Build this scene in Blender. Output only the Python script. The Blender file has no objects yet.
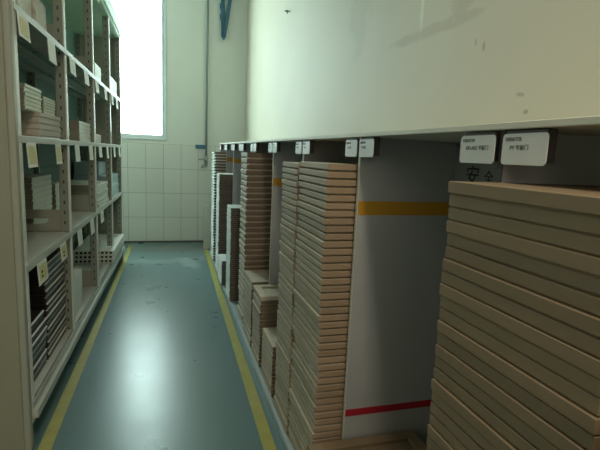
import bpy, bmesh, math, random
from mathutils import Matrix, Vector
random.seed(7)
C = bpy.context.scene.collection
S = bpy.context.scene

# ------------------------------------------------------------ camera, world, added ceiling light, exposure
cd = bpy.data.cameras.new('camera'); cam = bpy.data.objects.new('camera', cd); C.objects.link(cam)
cd.sensor_fit = 'HORIZONTAL'; cd.sensor_width = 36.0; cd.lens = 455 / 600 * 36; cd.clip_start = 0.02
cam.matrix_world = Matrix(((0.961005, 0.000940, -0.276530, 0), (-0.273266, 0.156450, -0.949131, 0),
                           (0.042371, 0.987685, 0.150606, 1.65), (0, 0, 0, 1)))
S.camera = cam
S.view_settings.view_transform = 'Standard'; S.view_settings.look = 'None'
S.view_settings.gamma = 1.0; S.view_settings.use_curve_mapping = False
S.view_settings.exposure = 0.0
SKY_FAR, SKY_NEAR = ((0.74, 1.0, 0.95), 16.5), ((1.0, 0.92, 0.78), 3.0)    # cool bright sky beyond the far window, warmer low daylight behind
w = bpy.data.worlds.new('world'); S.world = w; w.use_nodes = True
wt = w.node_tree; bg = wt.nodes['Background']
tc = wt.nodes.new('ShaderNodeTexCoord'); sx = wt.nodes.new('ShaderNodeSeparateXYZ'); wt.links.new(tc.outputs['Generated'], sx.inputs[0])
mr = wt.nodes.new('ShaderNodeMapRange'); mr.inputs[1].default_value = -0.3; mr.inputs[2].default_value = 0.3
wt.links.new(sx.outputs[1], mr.inputs[0])
mc = wt.nodes.new('ShaderNodeMixRGB'); wt.links.new(mr.outputs[0], mc.inputs[0])
for k, (c_, st) in ((1, SKY_NEAR), (2, SKY_FAR)): mc.inputs[k].default_value = (*[v * st for v in c_], 1)
wt.links.new(mc.outputs[0], bg.inputs[0]); bg.inputs[1].default_value = 1.0
def portal(name, loc, rot, sx, sy):
    l = bpy.data.lights.new(name, 'AREA'); l.shape = 'RECTANGLE'; l.size = sx; l.size_y = sy
    l.cycles.is_portal = True
    o = bpy.data.objects.new(name, l); o.location = loc; o.rotation_euler = rot; C.objects.link(o)
WX0, WX1, WZ0, WZ1 = -1.95, -0.07, 1.84, 4.25          # window in the far wall
portal('window_portal', ((WX0 + WX1) / 2, 8.61, (WZ0 + WZ1) / 2), (-math.pi / 2, 0, 0), WX1 - WX0, WZ1 - WZ0)
VX0, VX1, VZ0, VZ1 = -1.9, 1.1, 2.5, 4.2               # unseen window added behind the viewer to light the near end
portal('window_portal', ((VX0 + VX1) / 2, -4.19, (VZ0 + VZ1) / 2), (math.pi / 2, 0, 0), VX1 - VX0, VZ1 - VZ0)

FILL_LIGHT = (0.38, -1.0, 4.495)                              # unseen ceiling light added to brighten the near wall
ll = bpy.data.lights.new('added_fill_light', 'AREA'); ll.shape = 'RECTANGLE'; ll.size = 0.30; ll.size_y = 2.4; ll.energy = 68; ll.color = (1.0, 0.90, 0.70)
lo_ = bpy.data.objects.new('added_fill_light', ll); lo_.location = FILL_LIGHT; C.objects.link(lo_)

# ------------------------------------------------------------ materials
def nd(nt, t, **kw):
    n = nt.nodes.new(t)
    for k, v in kw.items(): setattr(n, k, v)
    return n
def mat(name, col, rough=0.6, metal=0.0, var=0.06, scale=6.0, rnd=0.0, spec=0.5, bump=0.0):
    m = bpy.data.materials.new(name); m.use_nodes = True; nt = m.node_tree
    b = nt.nodes['Principled BSDF']; b.inputs['Roughness'].default_value = rough
    b.inputs['Metallic'].default_value = metal; b.inputs['Specular IOR Level'].default_value = spec
    tc = nd(nt, 'ShaderNodeTexCoord'); no = nd(nt, 'ShaderNodeTexNoise')
    no.inputs['Scale'].default_value = scale; no.inputs['Detail'].default_value = 5
    nt.links.new(tc.outputs['Object'], no.inputs['Vector'])
    mr = nd(nt, 'ShaderNodeMapRange'); mr.inputs[3].default_value = 1 - 2 * var; mr.inputs[4].default_value = 1 + 2 * var
    nt.links.new(no.outputs['Fac'], mr.inputs[0])
    hs = nd(nt, 'ShaderNodeHueSaturation'); hs.inputs['Color'].default_value = (*col, 1)
    val = mr.outputs[0]
    if rnd:
        oi = nd(nt, 'ShaderNodeObjectInfo'); r2 = nd(nt, 'ShaderNodeMapRange')
        r2.inputs[3].default_value = 1 - rnd; r2.inputs[4].default_value = 1 + rnd
        nt.links.new(oi.outputs['Random'], r2.inputs[0])
        mu = nd(nt, 'ShaderNodeMath', operation='MULTIPLY')
        nt.links.new(mr.outputs[0], mu.inputs[0]); nt.links.new(r2.outputs[0], mu.inputs[1]); val = mu.outputs[0]
    nt.links.new(val, hs.inputs['Value']); nt.links.new(hs.outputs[0], b.inputs['Base Color'])
    if bump:
        bp = nd(nt, 'ShaderNodeBump'); bp.inputs['Strength'].default_value = bump; bp.inputs['Distance'].default_value = 0.01
        nt.links.new(no.outputs['Fac'], bp.inputs['Height']); nt.links.new(bp.outputs[0], b.inputs['Normal'])
    return m
def mth(nt, op, a, b=None, c=None):
    n = nd(nt, 'ShaderNodeMath', operation=op)
    for i, v in enumerate((a, b, c)):
        if v is None: continue
        if isinstance(v, (int, float)): n.inputs[i].default_value = v
        else: nt.links.new(v, n.inputs[i])
    return n.outputs[0]
def stain_mix(m, stains, axes):
    """mix stains (two coordinates, half sizes, rotation, colour, strength) over a material, in world metres"""
    nt = m.node_tree; b = nt.nodes['Principled BSDF']
    src = b.inputs['Base Color'].links[0].from_socket
    g = nd(nt, 'ShaderNodeNewGeometry'); sp = nd(nt, 'ShaderNodeSeparateXYZ'); nt.links.new(g.outputs['Position'], sp.inputs[0])
    nz = nd(nt, 'ShaderNodeTexNoise'); nz.inputs['Scale'].default_value = 7; nz.inputs['Detail'].default_value = 6
    nt.links.new(g.outputs['Position'], nz.inputs['Vector'])
    U, V = sp.outputs[axes[0]], sp.outputs[axes[1]]
    for (u, v, hu, hv, rot, col, k) in stains:
        du = mth(nt, 'SUBTRACT', U, u); dv = mth(nt, 'SUBTRACT', V, v); c_, s_ = math.cos(rot), math.sin(rot)
        a = mth(nt, 'ADD', mth(nt, 'MULTIPLY', du, c_ / hu), mth(nt, 'MULTIPLY', dv, s_ / hu))
        d = mth(nt, 'ADD', mth(nt, 'MULTIPLY', du, -s_ / hv), mth(nt, 'MULTIPLY', dv, c_ / hv))
        r = mth(nt, 'ADD', mth(nt, 'MULTIPLY', a, a), mth(nt, 'MULTIPLY', d, d))
        r = mth(nt, 'ADD', r, mth(nt, 'MULTIPLY', mth(nt, 'SUBTRACT', nz.outputs['Fac'], 0.5), 2.2))
        f = nd(nt, 'ShaderNodeMapRange'); f.interpolation_type = 'SMOOTHSTEP'
        f.inputs[1].default_value = 1.2; f.inputs[2].default_value = 0.3; f.inputs[3].default_value = 0; f.inputs[4].default_value = k
        nt.links.new(r, f.inputs[0])
        mx = nd(nt, 'ShaderNodeMixRGB'); mx.inputs[2].default_value = (*col, 1)
        nt.links.new(f.outputs[0], mx.inputs[0]); nt.links.new(src, mx.inputs[1]); src = mx.outputs[0]
    nt.links.new(src, b.inputs['Base Color'])

M = {}
M['wall'] = mat('plaster', (0.72, 0.74, 0.68), 0.75, var=0.04, scale=1.3, bump=0.04)
M['wall_right'] = mat('plaster_right', (0.71, 0.665, 0.545), 0.6, var=0.04, scale=1.1, bump=0.03)
stain_mix(M['wall_right'], [
    (2.36, 2.62, 0.022, 0.34, 0, (0.85, 0.86, 0.74), 1.0), (2.05, 2.50, 0.022, 0.17, 0, (0.78, 0.76, 0.64), 0.7),
    (1.98, 2.55, 0.018, 0.15, 0, (0.78, 0.76, 0.64), 0.5),
    (2.25, 2.33, 0.5, 0.035, 0.03, (0.50, 0.46, 0.35), 0.45), (1.97, 2.41, 0.12, 0.06, 0, (0.50, 0.45, 0.33), 0.4),
    (1.545, 1.925, 0.030, 0.010, 0.2, (0.38, 0.34, 0.26), 0.6), (1.505, 1.855, 0.014, 0.010, 0, (0.34, 0.3, 0.22), 0.7),
    (1.80, 2.16, 0.010, 0.022, 0, (0.34, 0.3, 0.22), 0.6), (1.86, 2.19, 0.008, 0.018, 0, (0.34, 0.3, 0.22), 0.5),
    (3.2, 2.85, 0.25, 0.5, 0.2, (0.55, 0.55, 0.43), 0.4)], (1, 2))
M['ceiling'] = mat('ceiling_paint', (0.7, 0.7, 0.66), 0.8)
M['cream'] = mat('cream_board', (0.66, 0.64, 0.54), 0.5, var=0.03)
M['panel'] = mat('white_panel', (0.44, 0.435, 0.44), 0.45, var=0.03)
M['panel_edge'] = mat('panel_edge_band', (0.62, 0.60, 0.50), 0.5)
M['back'] = mat('back_board', (0.30, 0.295, 0.29), 0.6)
M['plinth'] = mat('grey_plinth', (0.36, 0.44, 0.45), 0.4)
M['orange'] = mat('orange_tape', (0.55, 0.27, 0.02), 0.5)
M['red'] = mat('red_tape', (0.42, 0.015, 0.03), 0.5)
M['black'] = mat('black_ink', (0.012, 0.012, 0.012), 0.6)
M['grey_ink'] = mat('grey_ink', (0.07, 0.07, 0.07), 0.6)
M['plate'] = mat('white_plate', (0.66, 0.67, 0.66), 0.4, var=0.02)
M['holder'] = mat('dark_holder', (0.05, 0.04, 0.035), 0.6)
M['mdf'] = mat('mdf', (0.36, 0.25, 0.165), 0.62, var=0.07, scale=9, rnd=0.10)
M['mdf_lit'] = mat('lit_mdf', (0.48, 0.40, 0.295), 0.6, var=0.06, scale=9, rnd=0.08)  # double stack fronts, daylight brightness put into the colour
M['mdf_dark'] = mat('dark_mdf', (0.245, 0.17, 0.10), 0.62, var=0.07, scale=9, rnd=0.10)
M['metal_lit'] = mat('lit_upright_enamel', (0.74, 0.76, 0.71), 0.35, var=0.03)  # front strips of the uprights, window brightness put into the colour
M['mdf_well_lit'] = mat('well_lit_mdf', (0.55, 0.47, 0.36), 0.6, var=0.06, scale=9, rnd=0.08)  # lighter copy for front faces, aisle light painted into its tone
M['mdf_shaded'] = mat('shaded_mdf', (0.20, 0.14, 0.095), 0.65, rnd=0.08)  # darker copy for end faces, their shade painted into the tone
M['laminate'] = mat('white_laminate', (0.74, 0.77, 0.73), 0.4, var=0.03, rnd=0.04)
M['brown_end_shaded'] = mat('shaded_brown_core', (0.15, 0.115, 0.09), 0.7, rnd=0.08)  # raw brown ends, with their shadow also put into the colour
M['metal'] = mat('grey_beige_enamel', (0.34, 0.345, 0.285), 0.42, var=0.03, spec=0.4)
M['metal_end'] = mat('end_panel_enamel', (0.29, 0.285, 0.215), 0.45, var=0.03)
M['metal_light'] = mat('shelf_enamel', (0.48, 0.49, 0.44), 0.35, var=0.04)
M['teal'] = mat('teal_enamel', (0.17, 0.30, 0.26), 0.5, var=0.05)
M['cornice'] = mat('glare_green_enamel', (0.42, 0.60, 0.42), 0.45)  # green window glare on the cornice, put into its colour
M['paper'] = mat('white_paper', (0.78, 0.80, 0.74), 0.6, rnd=0.05)
M['yellow_paper'] = mat('yellow_paper', (0.66, 0.62, 0.30), 0.6)
M['white_board'] = mat('pale_board', (0.70, 0.70, 0.64), 0.5, rnd=0.08)
M['board_end_shade'] = mat('board_end_shade', (0.27, 0.26, 0.20), 0.6, rnd=0.08)  # end faces of the pale boards, shade put into the colour
M['green_board'] = mat('pale_green_board', (0.72, 0.78, 0.68), 0.45, rnd=0.06)
M['taupe_board'] = mat('taupe_board', (0.54, 0.49, 0.43), 0.5, rnd=0.06)
M['dark_board'] = mat('dark_board', (0.035, 0.028, 0.026), 0.35, rnd=0.15)
M['bright_edge'] = mat('bright_edge_band', (0.60, 0.58, 0.58), 0.3)
M['blue_box'] = mat('pale_blue_carton', (0.42, 0.54, 0.58), 0.55, rnd=0.06)
M['cardboard'] = mat('white_carton', (0.72, 0.74, 0.70), 0.5)
M['hole'] = mat('dark_hole', (0.02, 0.02, 0.02), 0.9)
M['film'] = mat('wrinkled_film', (0.62, 0.58, 0.52), 0.25, var=0.15, scale=25, bump=0.6)
M['blue'] = mat('blue_steel', (0.04, 0.14, 0.22), 0.4)
M['pipe'] = mat('grey_pipe', (0.22, 0.27, 0.26), 0.45)
M['brass'] = mat('dark_tap_metal', (0.30, 0.33, 0.32), 0.35, metal=0.7)
M['frame'] = mat('window_aluminium', (0.62, 0.68, 0.66), 0.4)
M['yellow_paint'] = mat('yellow_floor_paint', (0.34, 0.31, 0.065), 0.45, var=0.10, scale=8)
M['base'] = mat('dark_skirting', (0.10, 0.09, 0.07), 0.6)
M['fill_white'] = mat('fill_light_housing', (0.8, 0.8, 0.8), 0.4)
# glazing: a clear thin sheet
g = bpy.data.materials.new('window_glass'); g.use_nodes = True; nt = g.node_tree
o_ = nt.nodes['Material Output']; tr = nd(nt, 'ShaderNodeBsdfTransparent'); gl = nd(nt, 'ShaderNodeBsdfGlossy')
gl.inputs['Roughness'].default_value = 0.05; mx = nd(nt, 'ShaderNodeMixShader'); mx.inputs[0].default_value = 0.05
nt.links.new(tr.outputs[0], mx.inputs[1]); nt.links.new(gl.outputs[0], mx.inputs[2]); nt.links.new(mx.outputs[0], o_.inputs[0]); M['glass'] = g
# epoxy floor
f = mat('teal_epoxy', (0.105, 0.18, 0.187), 0.24, var=0.035, scale=2.2, spec=0.55); M['floor'] = f
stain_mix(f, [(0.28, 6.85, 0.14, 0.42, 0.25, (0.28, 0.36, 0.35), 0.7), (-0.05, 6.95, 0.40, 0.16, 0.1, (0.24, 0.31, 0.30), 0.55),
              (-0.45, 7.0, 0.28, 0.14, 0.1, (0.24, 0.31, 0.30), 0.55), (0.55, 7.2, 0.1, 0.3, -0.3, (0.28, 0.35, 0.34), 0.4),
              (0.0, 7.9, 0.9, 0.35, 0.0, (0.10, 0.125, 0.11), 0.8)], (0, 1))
nt = f.node_tree; b_ = nt.nodes['Principled BSDF']; n_ = nd(nt, 'ShaderNodeTexNoise'); n_.inputs['Scale'].default_value = 3.5; n_.inputs['Detail'].default_value = 6
tc_ = nd(nt, 'ShaderNodeTexCoord'); nt.links.new(tc_.outputs['Object'], n_.inputs['Vector'])
mr_ = nd(nt, 'ShaderNodeMapRange'); mr_.inputs[3].default_value = 0.24; mr_.inputs[4].default_value = 0.34
nt.links.new(n_.outputs['Fac'], mr_.inputs[0]); nt.links.new(mr_.outputs[0], b_.inputs['Roughness'])
# tiled dado
t = mat('white_tiles', (0.58, 0.60, 0.55), 0.3, var=0.03); M['tiles'] = t; nt = t.node_tree; b_ = nt.nodes['Principled BSDF']
g_ = nd(nt, 'ShaderNodeNewGeometry'); sp_ = nd(nt, 'ShaderNodeSeparateXYZ'); nt.links.new(g_.outputs['Position'], sp_.inputs[0])
cb = nd(nt, 'ShaderNodeCombineXYZ'); nt.links.new(mth(nt, 'SUBTRACT', sp_.outputs[0], 0.206 - 0.297 * 20), cb.inputs[0])
nt.links.new(mth(nt, 'SUBTRACT', sp_.outputs[2], 0.03), cb.inputs[1])
br = nd(nt, 'ShaderNodeTexBrick'); br.offset = 0; br.inputs['Scale'].default_value = 1
br.inputs['Brick Width'].default_value = 0.297; br.inputs['Row Height'].default_value = 0.43
br.inputs['Mortar Size'].default_value = 0.0035; br.inputs['Mortar Smooth'].default_value = 0.1
br.inputs['Color1'].default_value = (0.68, 0.70, 0.64, 1); br.inputs['Color2'].default_value = (0.65, 0.67, 0.61, 1); br.inputs['Mortar'].default_value = (0.30, 0.30, 0.27, 1)
nt.links.new(cb.outputs[0], br.inputs['Vector']); nt.links.new(br.outputs['Color'], b_.inputs['Base Color'])
# slotted upright: a row of dark slots down the narrow face
sm = mat('slotted_enamel', (0.28, 0.30, 0.255), 0.42, var=0.03); M['slotted'] = sm; nt = sm.node_tree; b_ = nt.nodes['Principled BSDF']
tc_ = nd(nt, 'ShaderNodeTexCoord'); s3 = nd(nt, 'ShaderNodeSeparateXYZ'); nt.links.new(tc_.outputs['Object'], s3.inputs[0])
zf = mth(nt, 'FRACT', mth(nt, 'DIVIDE', s3.outputs[2], 0.075))
a1 = mth(nt, 'LESS_THAN', mth(nt, 'ABSOLUTE', mth(nt, 'SUBTRACT', zf, 0.5)), 0.17)
a2 = mth(nt, 'LESS_THAN', mth(nt, 'ABSOLUTE', mth(nt, 'ADD', s3.outputs[0], 0.034)), 0.0055)
ge = nd(nt, 'ShaderNodeNewGeometry'); s4 = nd(nt, 'ShaderNodeSeparateXYZ'); nt.links.new(ge.outputs['Normal'], s4.inputs[0])
a3 = mth(nt, 'GREATER_THAN', mth(nt, 'ABSOLUTE', s4.outputs[1]), 0.8)
src = b_.inputs['Base Color'].links[0].from_socket; mx = nd(nt, 'ShaderNodeMixRGB'); mx.inputs[2].default_value = (0.06, 0.06, 0.05, 1)
nt.links.new(mth(nt, 'MULTIPLY', mth(nt, 'MULTIPLY', a1, a2), a3), mx.inputs[0]); nt.links.new(src, mx.inputs[1]); nt.links.new(mx.outputs[0], b_.inputs['Base Color'])

# ------------------------------------------------------------ helpers
class MB:
    def __init__(s): s.bm = bmesh.new(); s.mats = []
    def mi(s, m):
        if m is None: return 0
        if m not in s.mats: s.mats.append(m)
        return s.mats.index(m)
    def box(s, x0, x1, y0, y1, z0, z1, m=None, bev=0.0, mtx=None, seg=1):
        vs = [s.bm.verts.new((x, y, z)) for x in (x0, x1) for y in (y0, y1) for z in (z0, z1)]
        fs = [s.bm.faces.new([vs[i] for i in q]) for q in ((0, 1, 3, 2), (4, 6, 7, 5), (0, 4, 5, 1), (2, 3, 7, 6), (0, 2, 6, 4), (1, 5, 7, 3))]
        k = s.mi(m)
        for f_ in fs: f_.material_index = k
        if mtx is not None:
            for v in vs: v.co = mtx @ v.co
        if bev:
            r = bmesh.ops.bevel(s.bm, geom=list({e for f_ in fs for e in f_.edges}), offset=bev, segments=seg, affect='EDGES', profile=0.5)
            for f_ in r['faces']: f_.material_index = k
        return fs
    def tube(s, p0, p1, r, m=None, n=14, r2=None):
        p0, p1 = Vector(p0), Vector(p1); d = p1 - p0
        mt = Matrix.Translation((p0 + p1) / 2) @ d.to_track_quat('Z', 'Y').to_matrix().to_4x4()
        q = bmesh.ops.create_cone(s.bm, cap_ends=True, segments=n, radius1=r, radius2=r if r2 is None else r2, depth=d.length, matrix=mt)
        k = s.mi(m)
        for f_ in {f_ for v in q['verts'] for f_ in v.link_faces}: f_.material_index = k; f_.smooth = len(f_.verts) == 4
    def build(s, name, m=None, parent=None, loc=None):
        me = bpy.data.meshes.new(name); bmesh.ops.recalc_face_normals(s.bm, faces=s.bm.faces); s.bm.to_mesh(me); s.bm.free()
        for k in (s.mats or [m]): me.materials.append(M[k] if isinstance(k, str) else k)
        o = bpy.data.objects.new(name, me); C.objects.link(o)
        if parent: o.parent = parent
        if loc: o.location = loc
        return o
def tag(o, label, cat, group=None):
    o['label'] = label; o['category'] = cat
    if group: o['group'] = group
    return o
def empty(name, loc, rz=0.0):
    o = bpy.data.objects.new(name, None); o.empty_display_size = 0.1; C.objects.link(o); o.location = loc; o.rotation_euler.z = rz; return o
def struct(o): o['kind'] = 'structure'; return o
ONES = ['', 'first', 'second', 'third', 'fourth', 'fifth', 'sixth', 'seventh', 'eighth', 'ninth', 'tenth', 'eleventh', 'twelfth', 'thirteenth',
        'fourteenth', 'fifteenth', 'sixteenth', 'seventeenth', 'eighteenth', 'nineteenth']
TENS = {2: ('twentieth', 'twenty'), 3: ('thirtieth', 'thirty'), 4: ('fortieth', 'forty'), 5: ('fiftieth', 'fifty'), 6: ('sixtieth', 'sixty')}
def nth(n):
    if n < 20: return ONES[n]
    return TENS[n // 10][0] if n % 10 == 0 else TENS[n // 10][1] + '-' + ONES[n % 10]
def rank(i, n):   # i from 0 at the top
    return 'topmost' if i == 0 else ('lowest' if i == n - 1 else nth(i + 1) + ' from top')
def text_mesh(name, body, size, m, parent, mtx, align='LEFT', thick=0.0004, bold=0.0):
    cu = bpy.data.curves.new(name, 'FONT'); cu.body = body; cu.size = size; cu.extrude = thick; cu.align_x = align; cu.resolution_u = 3; cu.offset = size * bold
    tmp = bpy.data.objects.new(name, cu); C.objects.link(tmp)
    me = bpy.data.meshes.new_from_object(tmp.evaluated_get(bpy.context.evaluated_depsgraph_get()))
    bpy.data.objects.remove(tmp); bpy.data.curves.remove(cu)
    me.transform(mtx); me.materials.clear(); me.materials.append(M[m]); me.name = name
    o = bpy.data.objects.new(name, me); C.objects.link(o); o.parent = parent
    return o

# ------------------------------------------------------------ room shell
D = 8.42; XR = 1.33; XL = -4.2; YB = -4.0; H = 4.62
def slab(name, *b, m): x = MB(); x.box(*b); return struct(x.build(name, m))
slab('floor', XL - .2, XR + .2, YB - .2, D + .2, -0.1, 0.0, m='floor')
slab('ceiling', XL - .2, XR + .2, YB - .2, D + .2, H, H + .1, m='ceiling')
slab('wall_right', XR, XR + .2, YB - .2, D + .2, 0, H, m='wall_right')
slab('wall_left', XL - .2, XL, YB - .2, D + .2, 0, H, m='wall')
b = MB()
b.box(XL, XR, YB - .2, YB, 0, VZ0); b.box(XL, XR, YB - .2, YB, VZ1, H); b.box(XL, VX0, YB - .2, YB, VZ0, VZ1); b.box(VX1, XR, YB - .2, YB, VZ0, VZ1)
struct(b.build('wall_front', 'wall'))
b = MB()   # far wall around the window opening
b.box(XL, XR, D, D + .2, 0, WZ0); b.box(XL, XR, D, D + .2, WZ1, H); b.box(XL, WX0, D, D + .2, WZ0, WZ1); b.box(WX1, XR, D, D + .2, WZ0, WZ1)
struct(b.build('wall_back', 'wall'))
slab('trim_1', XL, XR, D - .008, D, 0.03, 1.75, m='tiles')
slab('baseboard_back', XL, XR, D - .006, D, 0, 0.03, m='base')
# window: frame, mullion, sill, glazing
wn = struct(empty('window_1', ((WX0 + WX1) / 2, D + .06, WZ0)))
def wpart(name, m, boxes, bev=0.003):
    q = MB()
    for bx in boxes: q.box(*bx, bev=bev)
    o = q.build(name, m, wn); o.matrix_parent_inverse = Matrix.Translation(-Vector(wn.location)); return o
wpart('window_frame', 'frame', [(WX0, WX0 + .05, D + .03, D + .09, WZ0, WZ1), (WX1 - .05, WX1, D + .03, D + .09, WZ0, WZ1),
      (WX0 + .05, WX1 - .05, D + .03, D + .09, WZ0, WZ0 + .06), (WX0 + .05, WX1 - .05, D + .03, D + .09, WZ1 - .06, WZ1)])
wpart('window_mullion', 'frame', [(-1.16, -1.11, D + .035, D + .085, WZ0 + .06, WZ1 - .06)])
wpart('window_casing', 'frame', [(WX1, WX1 + .035, D - .018, D + .03, WZ0 - .03, WZ1)])
wpart('window_sill', 'frame', [(WX0, WX1 + .03, D - .022, D + .03, WZ0 - .03, WZ0 + .0)])
wpart('window_glass', 'glass', [(WX0 + .05, -1.16, D + .055, D + .059, WZ0 + .06, WZ1 - .06), (-1.11, WX1 - .05, D + .055, D + .059, WZ0 + .06, WZ1 - .06)], bev=0)
wn2 = struct(empty('window_2_added', ((VX0 + VX1) / 2, YB - .1, VZ0)))  # added window, out of view, there to light the near end
def wpart2(name, m, boxes):
    q = MB()
    for bx in boxes: q.box(*bx)
    o = q.build(name, m, wn2); o.matrix_parent_inverse = Matrix.Translation(-Vector(wn2.location))
wpart2('window_frame', 'frame', [(VX0, VX0 + .05, YB - .14, YB - .08, VZ0, VZ1), (VX1 - .05, VX1, YB - .14, YB - .08, VZ0, VZ1), (VX0 + .05, VX1 - .05, YB - .14, YB - .08, VZ0, VZ0 + .05), (VX0 + .05, VX1 - .05, YB - .14, YB - .08, VZ1 - .05, VZ1)])
wpart2('window_mullion', 'frame', [((VX0 + VX1) / 2 - .025, (VX0 + VX1) / 2 + .025, YB - .13, YB - .09, VZ0 + .05, VZ1 - .05)])
wpart2('window_glass', 'glass', [(VX0 + .05, VX1 - .05, YB - .113, YB - .109, VZ0 + .05, VZ1 - .05)])
# yellow lines painted on the floor
for i, (xa, xb, ya, yb) in enumerate(((-.672, -.624, 2.0, 8.25), (.535, .605, 1.6, 8.25))):
    q = MB(); bm = q.bm; hw = 0.034; dx = (.0)
    p = [(xa - hw - (-.0), ya, 0), (xa + hw, ya, 0), (xb + hw, yb, 0), (xb - hw, yb, 0)]
    if i: p = [(.505, 1.6, 0), (.578, 1.6, 0), (.640, 8.25, 0), (.573, 8.25, 0)]
    else: p = [(-.700, 1.6, 0), (-.627, 1.6, 0), (-.598, 8.25, 0), (-.650, 8.25, 0)]
    lo = [bm.verts.new(v) for v in p]; hi = [bm.verts.new((v[0], v[1], 0.0012)) for v in p]
    bm.faces.new(lo[::-1]); bm.faces.new(hi)
    for k in range(4): bm.faces.new((lo[k], lo[(k + 1) % 4], hi[(k + 1) % 4], hi[k]))
    struct(q.build('trim_%d' % (i + 2), 'yellow_paint'))
lf = empty('added_ceiling_light', (FILL_LIGHT[0], FILL_LIGHT[1], H)); tag(lf, 'unseen white ceiling light added behind the viewer to brighten the near wall', 'lamp')
q = MB(); q.box(-.19, .19, -1.25, 1.25, -.115, 0, bev=.01); q.build('housing', 'fill_white', lf)
# ------------------------------------------------------------ right storage rack (fixed partitions)
XF = 0.785; XB = 1.25; PL = 0.05
P = [0.955, 1.828, 2.69, 3.53, 4.38, 5.15, 5.85, 6.60, 7.40]
rk = empty('storage_rack', (XF, 3.5, 0)); tag(rk, 'long cream topped storage rack with white partitions along right wall', 'rack')
RI = Matrix.Translation((-XF, -3.5, 0))
def rpart(name, m, boxes, bev=0.0, parent=None):
    q = MB()
    for bx in boxes: q.box(*bx, bev=bev)
    o = q.build(name, m, parent or rk)
    if not parent: o.matrix_parent_inverse = RI
    else: o.matrix_parent_inverse = Matrix.Identity(4)
    return o
rpart('plinth', 'plinth', [(.630, XB, -.45, 7.41, 0, PL)], .004)
def zt(y): return 1.727 + .0062 * y
q = MB(); q.box(.772, XR - .002, -.45, 7.42, 0, .017, bev=.002)
for v in q.bm.verts: v.co.z += zt(v.co.y)
q.build('top_board', 'cream', rk).matrix_parent_inverse = RI
rpart('back_panel', 'back', [(XB, XB + .012, -.45, 7.41, PL, 1.722)])
for i, y in enumerate(P):
    pa = rpart('partition', 'panel', [(XF + .003, XB, y - .009, y + .009, PL, zt(y) - .001)])
    rpart('edge_band', 'panel_edge' if i else 'holder', [(XF, XF + .003, y - .009, y + .009, PL, zt(y) - .001)], 0, pa)
    so = 0.0 if i < 5 else .115
    o = rpart('orange_stripe', 'orange', [(XF + .004, XB - .004, y - .0102, y - .009, 1.405 + so, 1.466 + so)], 0, pa); o['label'] = 'orange stripe'
    o = rpart('red_stripe', 'red', [(XF + .004, XB - .004, y - .0102, y - .009, .455, .489)], 0, pa); o['label'] = 'red stripe'
# two brush-written characters on the back board of the second bay
for ch, yy, zz, sz in (('\u5b89', 1.728, 1.562, .092), ('\u5168', 1.607, 1.572, .058)):
    mt = Matrix(((0, 0, -1, XB - .0004), (-1, 0, 0, yy), (0, 1, 0, zz), (0, 0, 0, 1)))
    o = text_mesh('lettering', ch, sz, 'black', rk, mt, bold=.004); o.matrix_parent_inverse = RI; o['label'] = 'black written character'

# label plates either side of every partition
WORDS = ['nearest', 'second', 'third', 'fourth', 'fifth', 'sixth', 'seventh', 'eighth', 'farthest']
for i, y in enumerate(P):
    for side in (1, -1):
        if i == 8 and side == 1: continue
        w_ = (.130 if side == 1 else .140) if i else (.138 if side == 1 else .138)
        y0 = y + .014 if side == 1 else y - .014 - w_
        lp = empty('label_plate', (XF - .010, y0 + w_ / 2, zt(y) - .083))
        tx = {(0, 1): ' reading KD-A02', (0, -1): ' reading PY'}.get((i, side), '')
        pl_l = 'white rounded label plate%s %s the %s partition of the right rack' % (tx, 'just beyond' if side == 1 else 'just before', WORDS[i])
        tag(lp, pl_l, 'label', 'label plates under the rack top')
        q = MB(); bm = q.bm; r = .010; pts = []
        for cy, cz, a0 in ((w_ / 2 - r, .072 - r, 0), (-w_ / 2 + r, .072 - r, 90), (-w_ / 2 + r, r, 180), (w_ / 2 - r, r, 270)):
            for k in range(6):
                a = math.radians(a0 + 18 * k); pts.append((cy + r * math.cos(a), cz + r * math.sin(a)))
        fr = [bm.verts.new((0, a, c)) for a, c in pts]; bk = [bm.verts.new((.003, a, c)) for a, c in pts]
        bm.faces.new(fr); bm.faces.new(bk[::-1]); n = len(pts)
        for k in range(n): bm.faces.new((fr[k], bk[k], bk[(k + 1) % n], fr[(k + 1) % n]))
        q.build('plate', 'plate', lp)
        q = MB(); q.box(.003, .032, -w_ / 2 + .006, w_ / 2 - .006, .006, .080, bev=.002); h = q.build('holder', 'holder', lp); h['label'] = 'dark holder'
        if i < 4:
            ca = .0003
            def tm(yy, zz): return Matrix(((0, 0, -1, -ca), (-1, 0, 0, yy), (0, 1, 0, zz), (0, 0, 0, 1)))
            text_mesh('lettering', 'EBR0/TFR', .0125, 'grey_ink', lp, tm(w_ / 2 - .010, .055))
            body = {(0, 1): 'KD-A02 \u5e73\u677f\u95e8', (0, -1): 'PY \u5e73\u677f\u95e8'}.get((i, side), 'PY-A\u95e8')
            text_mesh('lettering', body, .0135, 'grey_ink', lp, tm(w_ / 2 - .026, .035))

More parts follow.
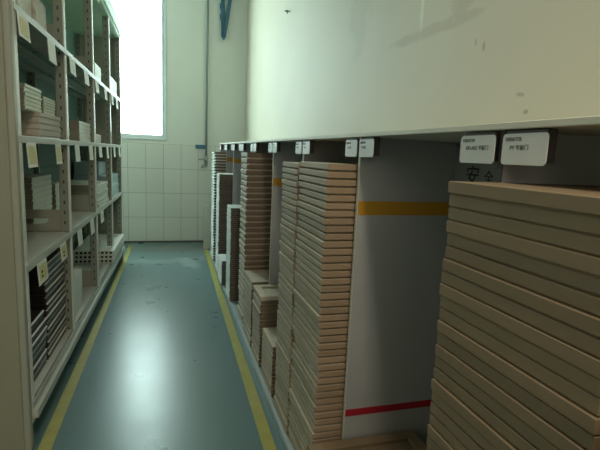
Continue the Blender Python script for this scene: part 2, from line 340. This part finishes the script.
# ------------------------------------------------------------ cabinet door boards in stacks on the right
def door_mesh(name, dx, ly, t, gap, mats, ins=.006, bev=.0012):
    """slab with a set-back foot, so a stack shows shadow gaps"""
    q = MB(); q.box(0, dx, 0, ly, gap, t, mats[0], bev); q.box(ins, dx - ins, ins, ly - ins, 0, gap + .001, mats[0])
    if len(mats) > 1:
        k = q.mi(mats[1]); q.bm.normal_update()  # second colour gives the ends their painted shade
        for f_ in q.bm.faces:
            c = f_.calc_center_median()
            if (c.y < .012 or c.y > ly - .012): f_.material_index = k
    me_o = q.build(name); me = me_o.data; bpy.data.objects.remove(me_o); return me
def stack(name, x, y0, y1, ztop, pitch, gap, mats, depth, what, grp, jit=.003, z0=PL, ins=.006, bev=.0012, top_frame=False, cat='board'):
    ly = y1 - y0; n = max(2, int(round((ztop - z0) / pitch))); t = (ztop - z0) / n
    me = door_mesh(name, depth, ly, t, gap, mats, ins, bev)
    for i in range(n):
        zz = ztop - (i + 1) * t
        jx, jy = random.uniform(-jit, jit), random.uniform(-jit, 0) * .8
        if random.random() < .12: jx += random.choice((-1, 1)) * jit * 1.2
        if i == 0 and top_frame:
            q = MB(); fw = .055
            q.box(0, depth, 0, fw, 0, t, mats[0], .002); q.box(0, depth, ly - fw, ly, 0, t, mats[0], .002)
            q.box(0, fw, fw, ly - fw, 0, t, mats[0], .002); q.box(depth - fw, depth, fw, ly - fw, 0, t, mats[0], .002)
            o = q.build(name, None)
            q = MB(); q.box(fw + .001, depth - fw - .001, fw + .001, ly - fw - .001, 0.001, t * .45); q.box(fw + .018, depth - fw - .018, fw + .018, ly - fw - .018, 0.001, t * .62, bev=.004); q.build('center_panel', mats[0], o)
        else:
            o = bpy.data.objects.new(name, me); C.objects.link(o)
        o.location = (x + jx, y0 + jy, zz + .0006)
        tag(o, what % rank(i, n), cat, grp)
TAN = ['mdf']
stack('wood_board', .590, .02, .44, 1.28, .031, .006, ['mdf_dark'], .42, 'tan board, %s, in the stack at the right photo edge nearest the viewer', 'tan boards in the stack at the right edge')
stack('wood_board', .640, .50, .942, 1.605, .031, .004, ['mdf_dark'], .44, 'tan board, %s, in the big stack under the two lettered plates', 'tan boards in the big near stack', .003, ins=.006)
stack('wood_board', 0.600, .985, 1.805, .350, .031, .006, ['mdf_dark'], .54, 'tan framed door, %s, in the low stack below the red stripe', 'tan framed doors in the low stack', .003, top_frame=True)
stack('wood_board', .655, 1.862, 2.305, 1.620, .0340, .008, ['mdf_lit', 'mdf'], .45, 'tan board, %s, in near column of the tall double stack', 'tan boards in the double stack, near column', .004, ins=.022, bev=.002)
stack('wood_board', .652, 2.325, 2.660, 1.610, .0337, .008, ['mdf_lit', 'mdf'], .45, 'tan board, %s, in far column of the tall double stack', 'tan boards in the double stack, far column', .004, ins=.022, bev=.002)
stack('wood_board', .650, 2.745, 3.09, .405, .030, .004, ['mdf_well_lit', 'mdf_shaded'], .45, 'tan board, %s, in the short stack just beyond the double stack', 'tan boards in the short stack beyond the double stack', .003)
stack('wood_board', .650, 3.19, 3.505, .605, .030, .004, ['mdf_well_lit', 'mdf_shaded'], .45, 'tan framed door, %s, in knee-high stack under the fourth partition', 'tan framed doors in the knee-high stack', .003, top_frame=True)
stack('wood_board', .650, 3.56, 3.96, .610, .030, .004, ['mdf_well_lit', 'mdf_shaded'], .45, 'tan board, %s, in knee-high stack against the tall ridged stack', 'tan boards at the foot of the ridged stack', .003)
stack('wood_board', .660, 4.02, 4.362, 1.655, .051, .016, ['mdf_well_lit', 'mdf_shaded'], .46, 'thick tan board, %s, in the tall ridged stack mid rack', 'thick tan boards in the tall ridged stack', .004, ins=.02, bev=.004)
WH = ['laminate', 'brown_end_shaded']
stack('white_edged_board', .630, 4.79, 5.132, 1.070, .022, .003, WH, .45, 'white edged board, %s, in waist-high stack behind the ridged stack', 'white edged boards in the waist-high stack', .002, ins=.008)
stack('white_edged_board', .610, 5.40, 5.80, .350, .022, .003, WH, .45, 'white edged board, %s, in lowest white stack on the rack', 'white edged boards in the lowest stack', .0015)
stack('white_edged_board', .622, 5.93, 6.28, 1.370, .022, .003, WH, .45, 'white edged board, %s, in chest-high stack near the far wall', 'white edged boards in the chest-high stack', .002, ins=.008)
stack('white_edged_board', .622, 6.65, 7.06, 1.650, .041, .015, ['laminate', 'mdf_shaded'], .45, 'white edged board, %s, in farthest toothed stack by the tap', 'white edged boards in the farthest stack', .004, ins=.02, bev=.004)
# pale board standing on the floor past the rack end
q = MB(); q.box(-.065, .065, -.012, .012, 0, .76, bev=.003)
o = q.build('pale_board', 'white_board', loc=(.625, 7.75, .002)); o.rotation_euler.x = math.radians(-.0); tag(o, 'pale narrow board standing upright on the floor past the rack end', 'board')

# ------------------------------------------------------------ left shelving
TH = math.atan(.0137); LX, LY = -.72, 2.55
sh = empty('shelving_rack', (LX, LY, 0), -TH); tag(sh, 'tall grey beige steel shelving rack with slotted uprights on the left', 'shelf')
DEP = .56; PS = [1.14, 2.30, 3.44, 4.50]; LV = [.262, 1.02, 1.69, 2.32]; TOP = 3.14; SE = 4.50
def spart(name, m, boxes, bev=.002, parent=None):
    q = MB()
    for bx in boxes: q.box(*bx, bev=bev)
    return q.build(name, m, parent or sh)
q = MB(); q.box(-.62, -.028, .0, .03, .006, TOP + .1, 'metal_end', .006); q.box(-.030, .004, -.006, .045, .006, TOP + .1, 'metal', .010, seg=3)
q.build('end_panel', None, sh)
for s in [.065] + PS:      # front and rear slotted uprights
    for xx in (0.0, -DEP + .068):
        q = MB(); q.box(-.066, -.0, -.020, .020, .14 if xx == 0 else .02, TOP, 'slotted', .002)
        if xx == 0.0: q.box(-.006, .004, -.024, .024, .14, TOP, 'metal_lit', .002)
        if xx == 0.0 and s == 3.44:     # this one stops above the hollow boards
            for v in q.bm.verts:
                if v.co.z < .2: v.co.z += .30
        u = q.build('upright', None, sh); u.location = (xx, s, 0)
for k, z in enumerate(LV):
    for a, b in zip([.085] + [p + .022 for p in PS[:-1]], [p - .022 for p in PS]):
        o = spart('shelf_board', 'metal_light', [(-DEP, -.008, a, b, z - .022, z)])
        for xr in (-.2, -.38):
            spart('stiffening_rib', 'teal', [(xr - .02, xr + .02, a + .01, b - .01, z - .040, z - .0225)], .003, o)
    spart('front_lip', 'metal_light', [(.004, .009, .045, SE + .02, z - .036, z + .0)], .001)
for k, z in enumerate(LV):    # low divider plates above each shelf, one with a hand slot
    for j, s in enumerate(PS):
        if k == 0 and j == 2: continue
        if k == 1 and j == 0:
            o = spart('divider_plate', 'metal', [(-DEP + .07, -.07, s - .004, s + .004, z, z + .055), (-DEP + .07, -.30, s - .004, s + .004, z + .055, z + .095),
                       (-.15, -.07, s - .004, s + .004, z + .055, z + .095), (-DEP + .07, -.07, s - .004, s + .004, z + .095, z + .16)], .001)
        else:
            o = spart('divider_plate', 'metal', [(-DEP + .07, -.07, s - .004, s + .004, z, z + .16)], .001)
spart('back_panel', 'teal', [(-DEP - .012, -DEP, .03, SE + .03, .10, TOP)])
for z in (.62, 1.38, 2.02, 2.74): spart('back_rail', 'teal', [(-DEP, -DEP + .02, .085, SE - .02, z - .04, z + .04)])
spart('cornice', 'cornice', [(-DEP - .012, .035, .03, SE + .06, TOP + .03, TOP + .17), (-DEP - .012, .012, .03, SE + .05, TOP, TOP + .03)], .004)
spart('base_beam', 'metal_light', [(-.03, .030, .05, SE + .02, .165, .215)], .003)
spart('base_foot', 'holder', [(-DEP, -.16, .06, SE, .002, .135)], .003)
spart('far_panel', 'metal', [(-DEP, 0, SE + .022, SE + .045, .006, TOP)])
# ---- things on the shelves, placed in the rack's own axes
RM = Matrix.Translation((LX, LY, 0)) @ Matrix.Rotation(-TH, 4, 'Z')
def put(o, x, s, z, rz=0.0):
    p = RM @ Vector((x, s, z)); o.location = p; o.rotation_euler.z = -TH + rz
def shelf_board_mesh(name, dx, ly, t, m, edge=None, gap=.003):
    q = MB(); q.box(-dx, 0, 0, ly, gap, t, m, (.007 if edge else min(.002, t * .15))); q.box(-dx + .006, -.006, .006, ly - .006, 0, gap + .001, m)
    if edge:
        k = q.mi(edge); q.bm.normal_update()
        for f_ in q.bm.faces:
            c = f_.calc_center_median()
            if c.x > -.009 and f_.normal.z > .3: f_.material_index = k
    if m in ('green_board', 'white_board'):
        k = q.mi('board_end_shade'); q.bm.normal_update()
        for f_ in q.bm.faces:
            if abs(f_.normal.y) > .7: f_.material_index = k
    o = q.build(name); me = o.data; bpy.data.objects.remove(o); return me
def shelf_stack(name, x, s0, s1, z0, z1, n, dx, m, what, grp, edge=None, gap=.004, jit=.006, cat='board'):
    t = (z1 - z0) / n; me = shelf_board_mesh(name, dx, s1 - s0, t, m, edge, gap)
    for i in range(n):
        o = bpy.data.objects.new(name, me); C.objects.link(o)
        put(o, x + random.uniform(-jit, jit) * .5, s0 + random.uniform(-jit, jit) * .5, z1 - (i + 1) * t + .0008)
        tag(o, what % rank(i, n), cat, grp)
A, B_, C_, D_ = LV
shelf_stack('long_board', -.03, .56, 1.075, C_, C_ + .150, 4, .44, 'taupe_board', 'long taupe board, %s, lying on the eye-level shelf in the near bay', 'taupe boards on the eye-level shelf', gap=.013)
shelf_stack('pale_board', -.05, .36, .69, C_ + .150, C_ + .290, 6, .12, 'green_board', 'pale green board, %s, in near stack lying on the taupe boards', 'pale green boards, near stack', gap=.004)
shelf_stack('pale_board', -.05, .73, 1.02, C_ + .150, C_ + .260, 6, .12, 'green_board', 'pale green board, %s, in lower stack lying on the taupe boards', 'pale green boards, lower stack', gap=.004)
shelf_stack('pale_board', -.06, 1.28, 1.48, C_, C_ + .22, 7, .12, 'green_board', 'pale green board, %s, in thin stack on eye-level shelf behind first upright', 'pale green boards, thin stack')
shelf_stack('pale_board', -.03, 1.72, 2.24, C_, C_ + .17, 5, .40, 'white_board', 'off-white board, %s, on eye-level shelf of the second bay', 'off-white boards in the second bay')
shelf_stack('pale_board', -.04, 2.55, 2.95, C_, C_ + .09, 3, .36, 'taupe_board', 'taupe board, %s, on eye-level shelf of the third bay', 'taupe boards in the third bay')
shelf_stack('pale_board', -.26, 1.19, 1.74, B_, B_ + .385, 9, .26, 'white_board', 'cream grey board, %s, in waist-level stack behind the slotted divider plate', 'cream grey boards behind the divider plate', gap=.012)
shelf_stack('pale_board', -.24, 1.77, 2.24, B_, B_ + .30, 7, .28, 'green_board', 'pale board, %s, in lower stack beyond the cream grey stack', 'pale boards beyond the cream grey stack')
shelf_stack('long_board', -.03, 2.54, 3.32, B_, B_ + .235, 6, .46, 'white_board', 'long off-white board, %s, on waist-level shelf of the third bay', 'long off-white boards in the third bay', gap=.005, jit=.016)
shelf_stack('dark_board', -.04, .57, 1.085, A, A + .64, 15, .42, 'dark_board', 'dark brown board, %s, in the bottom shelf stack of the near bay', 'dark brown boards on the bottom shelf', edge='taupe_board', gap=.010, jit=.012)  # paler top arris paints the highlight line along each board
shelf_stack('white_carton', -.04, 1.35, 1.70, A, A + .33, 2, .30, 'cardboard', 'white flat carton, %s, on the bottom shelf behind the first upright', 'white cartons on the bottom shelf', cat='box')
shelf_stack('dark_board', -.035, .10, .545, A, A + .36, 7, .42, 'dark_board', 'dark board with bright arris, %s, in the loose stack by the end panel', 'bright-edged dark boards by the end panel', edge='bright_edge', gap=.016, jit=.02)
# hollow-core boards: holes along the near end
for i in range(3):
    q = MB(); z1 = .052; q.box(-.46, 0, 0, 1.17, 0.001, z1, 'white_board', .002)
    for k in range(9): q.box(-.425 + k * .047, -.425 + k * .047 + .027, -.0015, .004, .014, .040, 'hole')
    o = q.build('hollow_core_board'); put(o, .026 + .004 * i, 3.25 - .006 * i, A + .0008 + i * .0525)
    tag(o, 'white hollow board with end holes, %s of three on the bottom shelf' % ('lowest', 'middle', 'topmost')[i], 'board', 'white hollow boards on the bottom shelf')
# cartons on the waist-level shelf, far bay
def carton(x, s0, s1, z0, z1, dx, m, label, grp=None):
    q = MB(); q.box(-dx, 0, 0, s1 - s0, 0, z1 - z0, bev=.004); o = q.build('carton', m); put(o, x, s0, z0 + .0008); tag(o, label, 'box', grp)
    q = MB(); q.box(-dx / 2 - .025, -dx / 2 + .025, .0, s1 - s0, z1 - z0 + .0, z1 - z0 + .0008); q.build('packing_tape', 'paper', o)
carton(-.03, 3.56, 4.40, B_, B_ + .15, .44, 'blue_box', 'pale blue flat carton, lower of two, on far bay waist-level shelf')
carton(-.035, 3.58, 4.38, B_ + .152, B_ + .275, .42, 'blue_box', 'pale blue flat carton, upper of two, on far bay waist-level shelf')
carton(-.17, 3.62, 4.2, B_ + .277, B_ + .44, .28, 'blue_box', 'smaller pale blue carton on top of the two flat cartons')
carton(-.03, 3.60, 4.38, D_, D_ + .21, .30, 'cardboard', 'bright white carton on the highest shelf of the far bay')
carton(-.03, 2.60, 2.98, D_, D_ + .17, .26, 'green_board', 'pale green carton on the highest shelf of the third bay')
# film wrapped bundles on the highest shelf, near bay
for i, (s0, s1, z0, z1, x0) in enumerate(((.36, .62, D_, D_ + .24, -.06), (.64, .90, D_, D_ + .22, -.05), (.40, .86, D_ + .245, D_ + .40, -.08))):
    q = MB(); q.box(-.30, 0, 0, s1 - s0, 0, z1 - z0, None, .012, seg=2)
    bmesh.ops.subdivide_edges(q.bm, edges=q.bm.edges[:], cuts=3, use_grid_fill=True)
    for v in q.bm.verts:
        if v.co.z > .01: v.co += Vector((random.uniform(-.008, .0), random.uniform(-.006, .006), random.uniform(-.012, 0)))
    for v in q.bm.verts: v.co.z = max(v.co.z, .001)
    o = q.build('wrapped_bundle', 'film'); put(o, x0, s0, z0 + .0008)
    tag(o, 'bundle in wrinkled clear film, %s, on the highest shelf of near bay' % ('nearest', 'by the first upright', 'lying on two others')[i], 'bundle', 'film wrapped bundles')
# paper tags hanging from the shelf edges
TG = {3: [(.06, .27), (.61, .82), (1.20, 1.42), (1.75, 1.98), (2.30, 2.53), (2.88, 3.10), (3.42, 3.64), (3.87, 4.10)],
      2: [(.11, .31), (.70, .88), (1.29, 1.49), (1.88, 2.10), (2.42, 2.64), (2.95, 3.13), (3.54, 3.74), (4.06, 4.27)],
      1: [(.20, .42), (.73, .93), (1.29, 1.49), (1.85, 2.06), (2.43, 2.66)], 4: [(2.22, 2.46)]}
LN = {1: 'waist-level shelf edge', 2: 'eye-level shelf edge', 3: 'highest shelf edge', 4: 'cornice'}
for k, lst in TG.items():
    zt = LV[k] - .030 if k < 4 else TOP - .002
    for i, (a, b) in enumerate(lst):
        hh = .125 + random.uniform(-.012, .012); wd = b - a - .03
        q = MB(); q.box(.0, .0016, 0, wd, -hh, .0); 
        for v in q.bm.verts:
            if v.co.z < -.01: v.co.x += .008
        o = q.build('shelf_tag', 'paper'); put(o, .0098 if k < 4 else .0365, a + .015, zt)
        if k == 4: lab = 'white paper tag hanging from the cornice of the shelving'
        else: lab = '%s white paper tag from the near end along the %s' % (nth(i + 1), LN[k])
        tag(o, lab, 'tag', 'paper tags on shelf edges')
        if (k, i) in ((3, 0), (2, 0), (2, 1), (1, 0), (1, 1)):
            q = MB(); q.box(.0018, .0026, .03, wd - .02, -hh + .018, -.02)
            for v in q.bm.verts:
                v.co.x += .008 * (-v.co.z / hh)
            y_ = q.build('insert', 'yellow_paper', o); y_['label'] = 'yellow paper insert'
            if k == 1:
                q = MB()
                for zz in (-.085, -.060): q.box(.0028, .0034, .06, .09, zz - .007, zz + .007)
                for v in q.bm.verts: v.co.x += .008 * (-v.co.z / hh)
                q.build('printing', 'black', o)

# ------------------------------------------------------------ far wall fittings
wp = empty('water_pipe', (.64, D, 1.40)); tag(wp, 'thin grey water pipe with a tap running down the far wall', 'pipe')
def at(o, parent): o.parent = parent; o.matrix_parent_inverse = Matrix.Translation(-Vector(parent.location)); return o
q = MB(); q.tube((.64, D - .045, 1.50), (.64, D - .045, H), .019); at(q.build('pipe', 'pipe'), wp)
q = MB(); q.box(.455, .63, D - .045, D - .0085, 1.695, 1.765, bev=.004); o = at(q.build('bracket_plate', 'blue'), wp); o['label'] = 'blue bracket plate'
q = MB(); q.tube((.64, D - .045, 1.44), (.64, D - .045, 1.57), .027); q.tube((.64, D - .045, 1.51), (.64, D - .09, 1.51), .02); at(q.build('valve_body', 'brass'), wp)
q = MB(); q.box(.50, .66, D - .105, D - .09, 1.50, 1.522, bev=.004); at(q.build('handle', 'brass'), wp)
q = MB(); q.tube((.64, D - .045, 1.45), (.635, D - .075, 1.405), .027); q.tube((.635, D - .075, 1.405), (.57, D - .12, 1.395), .026); q.tube((.57, D - .12, 1.405), (.555, D - .125, 1.36), .016); at(q.build('spout', 'brass'), wp)
bk = empty('pipe_bracket', (.91, D, 3.60)); tag(bk, 'dark blue tapering steel bracket hanging high on the far wall', 'bracket')
q = MB(); q.box(.885, .930, D - .10, D - .06, 3.58, 3.66, bev=.004); at(q.build('end_cap', 'blue'), bk)
q = MB(); q.tube((.905, D - .08, 3.62), (.875, D - .08, H), .034)
for zz in (3.95, 4.12, 4.3, 4.45): q.tube((.894 - (zz - 3.62) * .03, D - .08, zz - .04), (.892 - (zz - 3.62) * .03, D - .08, zz + .04), .043)
at(q.build('chain_bar', 'blue'), bk)
q = MB(); q.box(-.032, .032, -.02, .02, 0, 1.02, bev=.003, mtx=Matrix.Translation((.915, D - .075, 3.61)) @ Matrix.Rotation(math.radians(8.5), 4, 'Y')); at(q.build('flat_bar', 'blue'), bk)
# hook in the right wall
hk = MB(); hk.tube((0, 0, 0), (-.05, 0, .0), .006); hk.tube((-.045, .05, .012), (-.045, -.05, -.012), .009); hk.tube((-.045, -.05, -.012), (-.045, -.055, -.04), .007)
o = hk.build('wall_hook', 'holder', loc=(XR, 5.34, 3.27)); tag(o, 'small dark metal hook sticking out of the right wall', 'hook')
